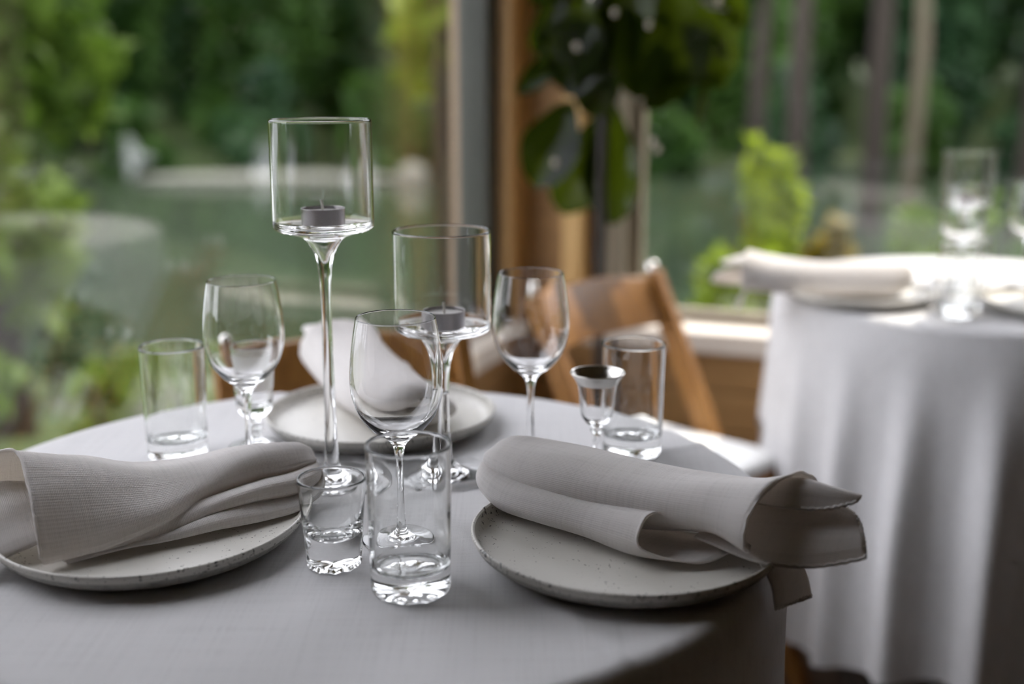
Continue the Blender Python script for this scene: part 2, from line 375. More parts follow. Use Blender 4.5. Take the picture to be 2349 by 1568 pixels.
for row, (D, x0, h) in enumerate(((40, -25, 13.5), (46, -22.2, 15.5), (52, -25.5, 17.5), (58, -23, 20))):
    for i in range(11):
        sd = 100+k; r = random.Random(sd); xx = x0+i*5.5
        side = 'left' if xx < 1.5 else 'right'
        tree('far_tree', ('dense tree in the front row on the far bank, through the %s window', 'tree in the second row on the far bank, through the %s window', 'tree in the third row beyond the far bank, through the %s window', 'tallest tree in the last row beyond the far bank, through the %s window')[row] % side, 'tree',
             (xx, D+r.uniform(-.3, .3), POND), h+r.uniform(-.8, 1.0), 2.34+.03*row, M[('far', 'far2', 'far')[k % 3]], M['bark'], 5600, .56, sd, -.1,
             ('front', 'second', 'third', 'last')[row]+' row of trees on the far bank, %s window' % side, .25, 22)
        k += 1
for i in range(9):
    a = math.radians(126+i*7); q = 41+(i % 2)*4; tree('side_tree', 'tree round the left end of the pond, outside the left window', 'tree', (q*math.cos(a)-8, q*math.sin(a), POND), 13.5+math.sin(i*1.7), 2.5, M[('far', 'far2')[i % 2]], M['bark'], 4200, .55, 440+i, -.1, 'trees round the left end of the pond', .25, 22)
tree('far_tree', 'single tree behind the last row, above the glasses of the second table', 'tree', (27.6, 64.5, POND), 22, 2.5, M['far2'], M['bark'], 5600, .6, 199, -.1)
for i in range(13):
    xx = -23+i*3.9; tree('bank_shrub', 'dark shrub on the far waterline, through the %s window' % ('left' if xx < 1.5 else 'right'), 'shrub', (xx, 35.6+.2*math.sin(i*2.1), POND-.3), 3.1+.6*math.sin(i*1.7), 1.5, M[('far2', 'far')[i % 2]], None, 1500, .30, 300+i, -.35, 'shrubs on the far waterline, %s window' % ('left' if xx < 1.5 else 'right'))
for i in range(13):
    a = math.radians(4+(i % 6)*8.5) if i < 6 else math.radians(-.25+(i-6)*8.5); q = 36 if i < 6 else 44; tree('side_tree', 'tree beyond the right end of the pond, mirrored in the left window', 'tree', (q*math.cos(a), q*math.sin(a), POND), 13.5+math.sin(i*2.3), 2.4, M[('far', 'far2')[i % 2]], M['bark'], 4200, .55, 400+i, -.1, 'trees beyond the right end of the pond', .25, 22)
# nearer trees: left tree close to the glass, trees with bare trunks outside the right window
tree('leafy_tree', 'sunlit leafy tree close outside the left window, at the left', 'tree', (-2.95, 6.6, -.8), 3.9, 1.5, M['mid'], M['bark'], 3400, .12, 31, .02)
tree('leafy_tree', 'yellow green tree outside the left window beside the grey frame', 'tree', (-.62, 11.5, -1.6), 6.2, .85, M['bright'], M['bark'], 1500, .14, 32, .40, tr=.08)
tree('leafy_tree', 'dark tree behind the sunlit tree at the far left', 'tree', (-6.6, 11, -1.6), 6.5, 2.0, M['far'], M['bark'], 2600, .16, 33, .1)
for i, (x, y, h, tr_, bk, lb) in enumerate(((7.0, 23, 10, .24, 'bark', 'brown tree trunk with high crown, in the middle of the right window'), (4.8, 20, 9, .20, 'bark', 'brown tree trunk with high crown, left of the thick brown trunk'),
        (9.05, 27, 9.5, .20, 'bark_pale', 'pale sunlit tree trunk with high crown, right of the brown trunks'), (4.9, 24, 8.5, .20, 'bark', 'reddish brown trunk with high crown, nearest the fig plant'), (9.5, 22, 9.0, .2, 'bark', 'dark tree behind the glasses at the right edge'))):
    tree('pond_tree', lb, 'tree', (x, y, POND-.2), h, 1.05, M[('far2', 'far')[i % 2]], M[bk], 1700, .26, 50+i, .55, tr=tr_)
# shrubs outside the right window
for i, (x, y, z, h, cr, mt, lb) in enumerate(((1.14, 5.25, -.75, 1.72, .19, 'bright', 'tall yellow green shrub outside the right window'), (1.47, 5.5, -.75, 1.25, .16, 'amber', 'amber tinted shrub right of the tall yellow green shrub'),
        (.90, 4.6, -.6, 1.12, .27, 'bright', 'low bright bush just above the right window sill'), (1.22, 4.3, -.55, 1.0, .22, 'mid', 'low mid green bush above the sill by the second table'),
        (2.6, 6.8, -.9, 1.35, .5, 'mid', 'round green bush seen behind the second table'), (3.6, 7.4, -1, 1.2, .6, 'far', 'dark round bush behind the glasses of the second table'))):
    tree('shrub', lb, 'shrub', (x, y, z), h, cr, M[mt], M['bark'], 700, .055, 70+i, .03, tr=.015, blobs=10)
for i, (x, y, h, cr, mt, lb) in enumerate(((-2.6, 5.0, .75, .55, 'mid', 'low green bush below the left window, at the far left'), (-1.5, 4.4, .6, .4, 'mid', 'low green bush below the left window, nearer the chair'), (-3.4, 8.5, 1.0, .9, 'far2', 'blue green bush by the near pond edge'))):
    tree('shrub', lb, 'shrub', (x, y, -.35-max(0, y-3)*.16), h, cr, M[mt], M['bark'], 700, .06, 90+i, .03, tr=.02, blobs=10)
def boulder(loc, sc, label, seed):
    b = bmesh.new(); bmesh.ops.create_icosphere(b, subdivisions=3, radius=1); r = random.Random(seed); ph = [r.uniform(0, 6) for _ in range(6)]
    for vv in b.verts:
        c = vv.co; k_ = 1+.12*math.sin(3*c.x+ph[0])+.12*math.sin(3.4*c.y+ph[1])+.1*math.sin(4*c.z+ph[2]); vv.co = Vector((c.x*sc[0], c.y*sc[1], c.z*sc[2]))*k_
    me = bpy.data.meshes.new('boulder'); b.to_mesh(me); b.free(); me.materials.append(M['rock']); me.polygons.foreach_set('use_smooth', [True]*len(me.polygons))
    o = link('boulder', me); o.location = loc; tag(o, label, 'rock')
boulder((-2.75, 32, POND+.1), (.55, .4, .5), 'pale boulder at the waterline left of the grey window frame', 1)
boulder((-7.0, 33.2, POND+.05), (3.4, .5, .28), 'long pale rock ledge along the far waterline', 2)

# ------------------------------------------------------------------ tables and cloths
TZ = .75
def pedestal_table(loc, label):
    t = empty('round_table', loc); tag(t, label, 'table')
    v, f = lathe([(0, TZ-.032), (.368, TZ-.032), (.372, TZ-.028), (.372, TZ-.008), (.368, TZ-.004), (0, TZ-.004)], 64); mk('tabletop', v, f, M['chair'], t, False)
    v, f = lathe([(0, .03), (.03, .03), (.03, TZ-.032), (0, TZ-.032)], 24); mk('column', v, f, M['iron'], t)
    v, f = lathe(smoothprof([[(0, 0), (.22, 0)], [(.22, 0), (.22, .012), (.1, .03), (.03, .05)], [(.03, .05), (0, .05)]]), 48); mk('base', v, f, M['iron'], t)
    return t
def cloth(name, loc, drop, folds, amp, label, seed, crease=None, room=lambda a: 1, sharp=1.0):
    R = .38; r = random.Random(seed); na = 320; ph = [r.uniform(0, 6.28) for _ in range(6)]
    rads = [0] + list(np.linspace(.03, R-.012, 30)); v = []; f = []; rows = []
    def fold(a):
        return ((.5+.5*math.sin(folds*a+ph[0]+.9*math.sin(2*a+ph[1])))**sharp) * (.75+.25*math.sin(3*a+ph[2])) * room(a)
    prof = [(q, 0.0, 0) for q in rads] + [(R-.012+.012*math.sin(x), -.012*(1-math.cos(x)), 0) for x in np.linspace(.2, pi/2, 6)]
    nd = 34
    for i in range(1, nd+1): prof.append((R, -.012, i/nd))
    for (q, dz, k) in prof:
        if q == 0: rows.append([0]*na); v.append((0, 0, TZ)); continue
        rows.append(list(range(len(v), len(v)+na)))
        for i in range(na):
            a = 2*pi*i/na; c, s = math.cos(a), math.sin(a); z = TZ+dz; rr = q
            if k: 
                d = drop(a)*k; z -= d; e = min(1, d/.35); e = e*e*(3-2*e)
                rr = q + .004*min(1, d/.03) + amp*e*fold(a) + .006*e*math.sin(5*a+ph[3]+d*4)
            elif crease:
                x_, y_ = q*c, q*s
                for (px, py, ax, ay) in crease:
                    dd = abs((x_-px)*ay-(y_-py)*ax); z += .0024*math.exp(-(dd/.007)**2)
            v.append((rr*c, rr*s, z))
    for A, B in zip(rows[:-1], rows[1:]):
        for i in range(na):
            j = (i+1) % na; q = [A[i], B[i], B[j], A[j]]; q = [x for n_, x in enumerate(q) if x not in q[:n_]]; f.append(tuple(q))
    o = mk(name, v, f, M['cloth']); o.location = loc; tag(o, label, 'tablecloth')
    return o
T1 = (-.145, .995, 0); T2 = (.848, 2.03, 0)
pedestal_table(T1, 'round table under the front white cloth, its top and base hidden')
pedestal_table(T2, 'round table under the floor length cloth at the right')
def drop1(a):    # long at the camera's side, short over the chair behind
    k = .5-.5*math.sin(a); return .17 + .38*min(1, max(0, (k-.12)/.3))
cloth('tablecloth', T1, drop1, 11, .03, 'white linen tablecloth on the front table, set with plates and glasses', 3, crease=[(.055, 0, .474, -.88), (.055, 0, .88, .474)])
def drop2(a):    # lies over the seat of the chair pushed under it, else hangs low
    return .57+.02*math.sin(4*a) - .31*math.exp(-((a-3.0)/.30)**4)
def near(a, b, w_): return math.exp(-(((a-b+pi) % (2*pi)-pi)/w_)**2)
cloth('tablecloth', T2, drop2, 20, .055, 'white tablecloth with deep folds on the second table at the right', 8, room=lambda a: 1-.85*near(a, 1.22, .7)-.75*near(a, 3.0, .45), sharp=1.7)

# ------------------------------------------------------------------ folding chairs
def make_chair():
    t = empty('folding_chair'); hw = .172
    P = lambda s, z: Vector((s*hw, .165-.375*(.765-z)/.765, z))          # long post: top of the back to the front foot
    for s in (-1, 1):
        b = MB(); b.bar(P(s, 0), P(s, .745), .024, .042); o = b.build('side_post', M['chair'], t, .004)
        v, f = lathe(smoothprof([[(0, 0), (.0115, 0), (.0125, .012), (.009, .022), (0, .025)]]), 16); nb = mk('post_tip', v, f, M['bolt'], o); nb.location = P(s, .742)
        MB().bar((s*(hw-.03), .24, 0), (s*(hw-.03), -.09, .43), .022, .036).build('rear_leg', M['chair'], t, .004)
    # curved back rail
    v = []; f = []; n = 14
    for i in range(n+1):
        x = -hw+.008 + (2*hw-.016)*i/n; bow = .03*(1-(x/hw)**2)
        for z, dy in ((.652, -.010), (.652, .008), (.735+.012*(1-(x/hw)**2), .008), (.735+.012*(1-(x/hw)**2), -.010)):
            yc = .165-.375*(.765-z)/.765; v.append((x, yc+bow+dy, z))
    for i in range(n):
        for k_ in range(4): f.append((i*4+k_, i*4+(k_+1) % 4, i*4+4+(k_+1) % 4, i*4+4+k_))
    f += [(3, 2, 1, 0), tuple(n*4+k_ for k_ in range(4))]
    o = mk('back_rail', v, f, M['chair'], t, True, recalc=True); bv = o.modifiers.new('b', 'BEVEL'); bv.width = .004; bv.segments = 2; bv.limit_method = 'ANGLE'
    MB().box((-hw+.013, -.17, .405), (hw-.013, .15, .432)).build('seat_frame', M['chair'], t, .006)
    b = MB().box((-hw+.02, -.165, .432), (hw-.02, .14, .458)).build('seat_pad', M['vinyl'], t, .012)
    MB().bar((-hw, P(1, .2).y, .2), (hw, P(1, .2).y, .2), .02, .02, (0, 0, 1)).build('stretcher', M['chair'], t, .003)
    MB().bar((-hw+.03, .15, .117), (hw-.03, .15, .117), .02, .02, (0, 0, 1)).build('stretcher', M['chair'], t, .003)
    return t
ch1 = make_chair(); ch1.location = (-.188, 1.503, 0); ch1.rotation_euler = (0, 0, .36)
tag(ch1, 'wooden folding chair drawn up behind the front table, its dark back rail showing', 'chair', 'wooden folding chairs')
ch2 = copy_tree(ch1); ch2.location = (.268, 2.012, 0); ch2.rotation_euler = (0, 0, math.atan2(.74, .673))
tag(ch2, 'honey wood folding chair with white seat between the two tables', 'chair', 'wooden folding chairs')

# ------------------------------------------------------------------ plates
def make_plate(seed):
    r = random.Random(seed); p1, p2, p3 = [r.uniform(0, 6) for _ in range(3)]
    def wob(rr, z, a):
        e = (rr/.123)**3; return rr*(1+e*(.008*math.sin(2*a+p1)+.004*math.sin(3*a+p2))), z+e*(.0008*math.sin(2*a+p3)) if z > .002 else z
    pr = smoothprof([[(0, 0), (.096, 0)], [(.096, 0), (.108, .003), (.1185, .010), (.1228, .0175)], [(.1228, .0175), (.1226, .0196), (.1213, .0203), (.1198, .0193)],
                     [(.1198, .0193), (.1172, .0125), (.111, .0085), (.09, .0070), (.05, .0066), (0, .0066)]])
    v, f = lathe(pr, 96, wob=wob)
    mid = [1 if (max(v[i][2] for i in q) < .0180 and min(math.hypot(v[i][0], v[i][1]) for i in q) > .094 and q[0] < 1+96*16) else 0 for q in f]
    return mk('dinner_plate', v, f, [M['glaze'], M['stone']], midx=mid)
PL = {'left': (-.292, .9014), 'right': (.091, .872), 'back': (-.140, 1.213), 'two_a': (.577, 1.930), 'two_b': (.872, 1.835)}
lab = {'left': 'speckled off white plate under the napkin at the left', 'right': 'speckled off white plate under the rolled napkin at the right', 'back': 'speckled plate at the back of the front table, before the chair',
       'two_a': 'plate under a napkin on the left side of the second table', 'two_b': 'plate at the right edge of the picture on the second table'}
for i, (k_, p) in enumerate(PL.items()):
    o = make_plate(i+4); o.location = (*p, TZ+.0005); o.rotation_euler = (0, 0, i*1.3+.4); tag(o, lab[k_], 'plate', 'speckled plates')

# ------------------------------------------------------------------ napkins
def sheet(ctrl, nu, nv):
    """ctrl (stations, points, 3) of (u, v, w) -> dense grid"""
    A = np.asarray(ctrl, float); st, nc, _ = A.shape
    B = np.stack([catmull(A[:, j], nu) for j in range(nc)], 1)
    return np.stack([catmull(B[i], nv) for i in range(nu)], 0)
def napkin_mesh(name, sheets, sgn, seed):
    rr = np.random.default_rng(seed); v = []; f = []; uv = []
    for G in sheets:
        nu, nv, _ = G.shape; n0 = len(v)
        du = np.cumsum(np.vstack([np.zeros((1, nv)), np.linalg.norm(np.diff(G, axis=0), axis=2)]), 0); dv = np.cumsum(np.hstack([np.zeros((nu, 1)), np.linalg.norm(np.diff(G, axis=1), axis=2)]), 1)
        # small soft wrinkles
        du0 = du.mean(1)[:, None]+0*du; dv0 = dv.mean(0)[None, :]+0*dv
        wr_ = sum(a*np.sin(k1*du0+k2*dv0+p) for a, k1, k2, p in zip(.0011*rr.random(6), rr.uniform(-40, 40, 6), rr.uniform(60, 170, 6), rr.uniform(0, 6, 6)))
        G = G.copy(); G[:, :, 2] += np.clip(wr_, -.002, .002); G[:, :, 1] += .5*wr_
        for i in range(nu):
            for j in range(nv):
                v.append((G[i, j, 0], sgn*G[i, j, 1], G[i, j, 2])); uv.append((G[i, j, 0], dv0[i, j]))
        fl_ = sgn > 0
        for i in range(nu-1):
            for j in range(nv-1):
                q = (n0+i*nv+j, n0+i*nv+j+1, n0+(i+1)*nv+j+1, n0+(i+1)*nv+j); f.append(q if fl_ else q[::-1])
    o = mk(name, v, f, M['napkin'], uv=uv)
    m = o.modifiers.new('thick', 'SOLIDIFY'); m.thickness = .0016; m.offset = 0
    return o
def hem(parent, pts, sgn):
    q = catmull(pts, 48); q[1:-1, 1] += .0006*np.sin(np.arange(46)*1.9); q[1:-1, 2] += .0005*np.sin(np.arange(46)*1.3); MB().tube([(p[0], sgn*p[1], p[2]) for p in q], .0013, 6).build('hem', M['napkin'], parent, smooth=True)

def rolled_sheets():
    # upper roll: points run from the valley at the front over the top to the back
    U = [(.006, .012), (.024, .018), (.036, .028), (.033, .043), (.012, .054), (-.016, .053), (-.038, .039), (-.046, .018), (-.036, .0035), (-.008, .003)]
    Lr = [(-.004, .004), (.030, .0025), (.050, .006), (.0575, .017), (.050, .027), (.036, .0285), (.026, .021), (.020, .012)]
    cen = (.010, .030)
    def sc(pr, k, lift=0, dv=0, wide=1): return [(cen[0]+(v_-cen[0])*k*wide+dv, cen[1]+(w_-cen[1])*k+lift) for v_, w_ in pr]
    st = [(0, .10, .004), (.003, .38, .004), (.010, .62, .004), (.022, .80, .003), (.045, .95, 0), (.085, 1.0, 0), (.13, 1.0, 0), (.18, .98, .002)]
    cu = [[(u, *p) for p in sc(U, k, l)] for u, k, l in st]
    # opening of the tube: front edge stops short, the back runs on
    cu.append([(u, v_, w_) for u, (v_, w_) in zip((.222, .226, .227, .229, .233, .238, .245, .25, .25, .245), sc(U, 1.0, .007))])
    e = [(.250, .004, .017), (.257, .026, .018), (.260, .042, .031), (.262, .037, .053), (.268, .012, .069), (.276, -.018, .071), (.281, -.041, .055), (.284, -.047, .030), (.282, -.034, .013), (.275, -.008, .012)]
    cu.append(e)
    cl = [[(u, *p) for p in sc(Lr, k, l)] for u, k, l in st[:7]]
    cl[5] = [(u, *p) for u, p in zip([.085]*8, sc(Lr, 1.0))]
    cl.append([(u, v_, w_) for u, (v_, w_) in zip((.165, .172, .176, .176, .174, .172, .17, .165), [(-.004, .004), (.030, .0025), (.054, .005), (.062, .018), (.053, .031), (.036, .032), (.026, .022), (.020, .012)])])
    # the lower roll opens like a cone and flattens on the plate
    cl.append([(.235, -.006, .012), (.236, .018, .007), (.222, .040, .004), (.188, .064, .016), (.184, .056, .034), (.186, .040, .036), (.200, .030, .028), (.225, .018, .022)])
    out = [sheet(cu, 70, 60), sheet(cl, 60, 48)]
    # inner tails pushing out of the opening
    tb = [[(.21, .022, .016), (.21, .004, .019), (.21, -.012, .026), (.21, -.026, .036)], [(.262, .026, .013), (.260, .010, .020), (.257, -.012, .040), (.255, -.032, .050)], [(.300, .012, .013), (.302, .001, .023), (.296, -.016, .043), (.290, -.035, .049)], [(.3315, -.010, .020), (.3275, -.017, .028), (.320, -.026, .039), (.311, -.035, .042)]]
    ta = [[(.235, .002, .046), (.235, -.012, .053), (.235, -.027, .046)], [(.272, .004, .050), (.272, -.014, .065), (.272, -.036, .056)], [(.298, -.010, .050), (.298, -.022, .062), (.298, -.037, .053)], [(.316, -.027, .0545), (.318, -.031, .0575), (.316, -.036, .054)]]
    tc_ = [[(.225, .012, .016), (.232, -.004, .016), (.238, -.02, .016)], [(.255, .016, .012), (.262, -.002, .013), (.268, -.018, .013)], [(.272, .018, -.006), (.278, .0, -.003), (.284, -.016, -.004)], [(.276, .016, -.026), (.284, .0, -.024), (.291, -.014, -.022)]]
    out += [sheet(tb, 30, 26), sheet(ta, 30, 20), sheet(tc_, 24, 18)]
    hems = [e[1:9], [tb[1][0], tb[2][0], tb[3][0]], tb[3], [ta[1][0], ta[2][0], ta[3][0]], tc_[3]]
    return out, hems
def place_napkin(o, org, d, z, label):
    o.location = (*org, z); o.rotation_euler = (0, 0, math.atan2(d[1], d[0])); tag(o, label, 'napkin', 'white linen napkins')
sh, edge = rolled_sheets()
n1 = napkin_mesh('napkin', sh, -1, 5); [hem(n1, q_, -1) for q_ in edge]
place_napkin(n1, (-.014, .987), (.793, -.61), TZ+.0085, 'loosely rolled linen napkin with an open flared end, on the right plate')

def fan_sheets():
    mid = [(-.030, .004), (-.044, .018), (-.032, .040), (-.008, .047), (.011, .044), (.0215, .035), (.0195, .027), (.030, .0285), (.041, .027), (.0435, .019), (.037, .0135), (.046, .0135), (.0545, .009), (.052, .0025), (.02, .002)]
    cen = (.004, .026)
    sc = lambda k, l=0: [(cen[0]+(v_-cen[0])*k, cen[1]+(w_-cen[1])*k+l) for v_, w_ in mid]
    c = [[(u, *p) for p in sc(k, l)] for u, k, l in ((-.001, .06, .002), (.0, .42, .002), (.004, .62, .001), (.012, .80, .001), (.030, .95, 0), (.06, 1.0, 0))]
    c.append([(.105, *p) for p in [(-.032, .004), (-.046, .018), (-.032, .038), (-.008, .043), (.014, .040), (.029, .031), (.030, .023), (.035, .024), (.044, .0225), (.047, .0165), (.042, .012), (.050, .012), (.057, .008), (.054, .0025), (.02, .002)]])
    c.append([(.145, *p) for p in [(-.034, .005), (-.049, .020), (-.037, .041), (-.011, .046), (.017, .042), (.040, .029), (.050, .017), (.047, .0135), (.050, .0125), (.053, .010), (.050, .0085), (.054, .0075), (.057, .005), (.054, .002), (.02, .002)]])
    c.append([(.19, *p) for p in [(-.034, .007), (-.055, .024), (-.045, .052), (-.016, .060), (.018, .050), (.043, .032), (.0575, .010), (.052, .006), (.050, .007), (.052, .006), (.048, .006), (.051, .0055), (.053, .004), (.050, .002), (.02, .002)]])
    e = [(.27, -.034, .018), (.285, -.060, .032), (.28, -.052, .058), (.240, -.018, .074), (.236, .016, .056), (.237, .040, .036), (.238, .057, .010), (.232, .053, .006), (.228, .050, .006), (.226, .052, .005), (.224, .048, .005), (.222, .050, .004), (.22, .052, .003), (.218, .050, .002), (.21, .02, .002)]
    c.append(e)
    t1 = [[(.19, .02, .02), (.19, -.01, .03), (.19, -.03, .03)], [(.25, .035, .010), (.25, .0, .03), (.25, -.03, .046)], [(.30, .035, .001), (.30, .0, .014), (.30, -.035, .036)], [(.335, .028, -.003), (.34, .0, .002), (.338, -.035, .02)]]
    return [sheet(c, 80, 110), sheet(t1, 26, 24)], e
sh2, edge2 = fan_sheets()
n2 = napkin_mesh('napkin', sh2, 1, 9); hem(n2, edge2[2:7], 1)
place_napkin(n2, (-.178, .990), (-.845, -.53), TZ+.0085, 'linen napkin folded in soft pleats on the left plate')
n3 = copy_tree(n1); place_napkin(n3, (-.092, 1.138), (-.42, .907), TZ+.0085, 'white linen napkin on the back plate, seen through the stemware')
n4 = copy_tree(n1); place_napkin(n4, (.665, 1.925), (-.99, .10), TZ+.0085, 'white napkin on the left plate of the second table')
n5 = copy_tree(n1); place_napkin(n5, (.838, 1.838), (.85, -.52), TZ+.0085, 'white napkin on the second table at the right picture edge')

# ------------------------------------------------------------------ glassware
def put(o, x, y, label, cat, group=None, z=TZ, rz=0):
    o.location = (x, y, z+.0006); o.rotation_euler = (0, 0, rz); tag(o, label, cat, group); return o
def wine_mesh():
    pr = smoothprof([[(0, .0006), (.024, .0)], [(.024, 0), (.0305, 0), (.0312, .0009), (.0303, .0018)], [(.0303, .0018), (.02, .0032), (.009, .0058), (.0048, .011), (.0036, .025), (.0031, .045), (.0034, .066), (.0050, .078), (.0095, .0850), (.0195, .0925), (.0295, .1045), (.0352, .119), (.0369, .132), (.0362, .150), (.0338, .169), (.0313, .1838)],
                     [(.0313, .1838), (.0309, .1844), (.0304, .1838)], [(.0304, .1838), (.0328, .169), (.0352, .150), (.0359, .132), (.0342, .1195), (.0285, .106), (.0185, .0955), (.008, .0908), (0, .0895)]])
    v, f = lathe(pr, 80); me = mk('wine_glass', v, f, M['glass']); return me
def tumbler_mesh():
    pr = smoothprof([[(0, .0028), (.012, .0026), (.021, .0012), (.0255, .0)], [(.0255, 0), (.0282, .0008), (.0293, .003)], [(.0293, .003), (.0296, .03), (.0303, .07), (.0309, .1105)],
                     [(.0309, .1105), (.0305, .1118), (.0297, .1118), (.0291, .1105)], [(.0291, .1105), (.0284, .07), (.0277, .03), (.0268, .022)], [(.0268, .022), (.0245, .0185), (.018, .0172), (.008, .0168), (0, .0166)]])
    # hammered heavy base
    def wob(r, z, a):
        e = max(0, 1-z/.02)*(r/.029); return r, z + (.0007*math.sin(9*a+40*r)*e if r < .0285 and z < .006 else 0)
    v, f = lathe(pr, 80, wob=wob); return mk('tumbler', v, f, M['glass_tumbler'])
def shot_mesh():
    pr = smoothprof([[(0, .004), (.012, .0032), (.0165, .001), (.018, 0)], [(.018, 0), (.0205, .0008), (.0212, .003)], [(.0212, .003), (.0222, .02), (.0243, .045), (.0262, .069)], [(.0262, .069), (.0259, .0704), (.0248, .0704), (.0242, .069)], [(.0242, .069), (.0222, .048), (.0185, .032), (.011, .0235), (0, .0215)]])
    def wob(r, z, a):
        e = max(0, 1-z/.018); return r*(1+.012*e*math.cos(14*a)*(r > .012)), z + (.0008*math.sin(10*a)*(r/.021) if z < .0045 and r < .0205 else 0)
    v, f = lathe(pr, 96, wob=wob); return mk('shot_glass', v, f, M['glass_tumbler'])
def holder_mesh(H, cup=.092):
    fz = H-cup; k = fz/.238
    pr = smoothprof([[(0, .0015), (.036, .0)], [(.036, 0), (.0495, 0), (.0503, .0010), (.0492, .0020)], [(.0492, .0020), (.034, .0036), (.016, .0075), (.0078, .015), (.0060, .032), (.0052, fz*.30), (.0047, fz*.55), (.0048, fz-.062), (.0060, fz-.040), (.0083, fz-.0285), (.0118, fz-.0195), (.0185, fz-.0110), (.0300, fz-.0068), (.0405, fz-.0042)],
                     [(.0405, fz-.0042), (.0436, fz-.0020), (.0445, fz+.0025)], [(.0445, fz+.0025), (.0445, H-.0008)], [(.0445, H-.0008), (.0440, H), (.0434, H), (.0430, H-.0008)], [(.0430, H-.0008), (.0430, fz+.004)], [(.0430, fz+.004), (.0415, fz+.0008), (.038, 0+fz), (.02, fz-.0003), (0, fz-.0003)]])
    v, f = lathe(pr, 96)
    v, f = lathe(smoothprof([[(0, fz-.0045), (.010, fz-.0047), (.0150, fz-.0065)], [(.0150, fz-.0065), (.0095, fz-.0150), (.0050, fz-.0240), (.0018, fz-.0320), (0, fz-.034)]]), 64, v, f)
    return mk('candle_holder', v, f, M['glass'])
def tealight():
    t = empty('tealight')
    v, f = lathe([(0, 0), (.0185, 0), (.019, .0006), (.0190, .0148), (.0194, .0153), (.0188, .0154), (.0187, .0148), (.0187, .002), (0, .002)], 56); mk('tin_cup', v, f, M['tin'], t)
    v, f = lathe([(0, .0025), (.0185, .0025), (.0185, .0128), (.017, .0122), (.004, .0120), (0, .0124)], 40); mk('wax', v, f, M['wax'], t)
    MB().tube([(0, 0, .011), (-.0003, 0, .017), (-.0012, 0, .0225)], .0012, 8).build('wick', M['wick'], t, smooth=True)
    return t
wg = wine_mesh(); put(wg, -.0906, .896, 'wine glass in the middle, behind the front tumbler', 'wine glass', 'wine glasses')
c = wg.copy(); COL.objects.link(c); put(c, -.2475, 1.060, 'wine glass at the left, before the small etched glass', 'wine glass', 'wine glasses', rz=1)
c = wg.copy(); COL.objects.link(c); put(c, .0180, 1.104, 'wine glass at the right, before the honey coloured chair', 'wine glass', 'wine glasses', rz=2)
tb = tumbler_mesh(); put(tb, -.0742, .803, 'straight clear tumbler nearest the camera', 'tumbler', 'straight tumblers')
c = tb.copy(); COL.objects.link(c); put(c, -.3300, 1.110, 'straight clear tumbler at the far left of the front table', 'tumbler', 'straight tumblers', rz=1.1)
c = tb.copy(); COL.objects.link(c); put(c, .1195, 1.122, 'straight clear tumbler at the right, behind the silver rimmed glass', 'tumbler', 'straight tumblers', rz=2.3)
put(shot_mesh(), -.1372, .848, 'small thick bottomed shot glass beside the front tumbler', 'shot glass')
h1 = put(holder_mesh(.330), -.1665, 1.036, 'tall long stemmed glass candle holder, the tallest on the front table', 'candle holder', 'glass candle holders')
h2 = put(holder_mesh(.231, .0885), -.0635, 1.056, 'shorter stemmed glass candle holder right of the tallest one', 'candle holder', 'glass candle holders')
tl1 = tealight(); put(tl1, -.1665, 1.036, 'unlit tealight inside the tall candle holder', 'tealight', 'tealights', TZ+.238)
c = copy_tree(tl1); put(c, -.0620, 1.056, 'unlit tealight inside the shorter candle holder on the front table', 'tealight', 'tealights', TZ+.1425, 1.2)
# cordial with silver rim
def cordial():
    out = [[(0, .0006), (.02, 0)], [(.02, 0), (.0258, 0), (.0264, .0008), (.0255, .0016)], [(.0255, .0016), (.015, .003), (.006, .006), (.0038, .014), (.0034, .028), (.0042, .037), (.0062, .0405), (.0050, .0435), (.0098, .047), (.0142, .054), (.0155, .064), (.0172, .078), (.0200, .088), (.0256, .0962)]]
    inn = [[(.0256, .0962), (.0254, .0967), (.0247, .0964)], [(.0247, .0964), (.0191, .0880), (.0163, .078), (.0146, .064), (.0132, .055), (.008, .0495), (0, .048)]]
    def wob(r, z, a):   # ten soft flutes on the bowl
        e = math.exp(-((z-.066)/.012)**2); return r*(1+.03*e*abs(math.cos(5*a))), z
    v, f = lathe(smoothprof(out+inn), 100, wob=wob); o = mk('cordial_glass', v, f, M['glass'])
    # silver band lies on the outside of the flaring rim
    ou = [p for p in smoothprof(out) if p[1] > .0835]
    pr = [(r+.00025, z) for r, z in ou]; pr = pr + [(.0256, .0969), (.0246, .0966)] + [(r-.0012, z) for r, z in reversed(ou)] ; pr += [(.0187+.0003, .0835)]
    v, f = lathe([(r+.00025, z) for r, z in ou] + [(.0257, .0970), (.0245, .0968), (.0238, .0950)] , 100)
    mk('silver_rim', v, f, M['silver'], o)['label'] = 'silver band round the rim'
    return o
put(cordial(), .0800, 1.066, 'little cordial glass with a flared silver rim', 'cordial glass')
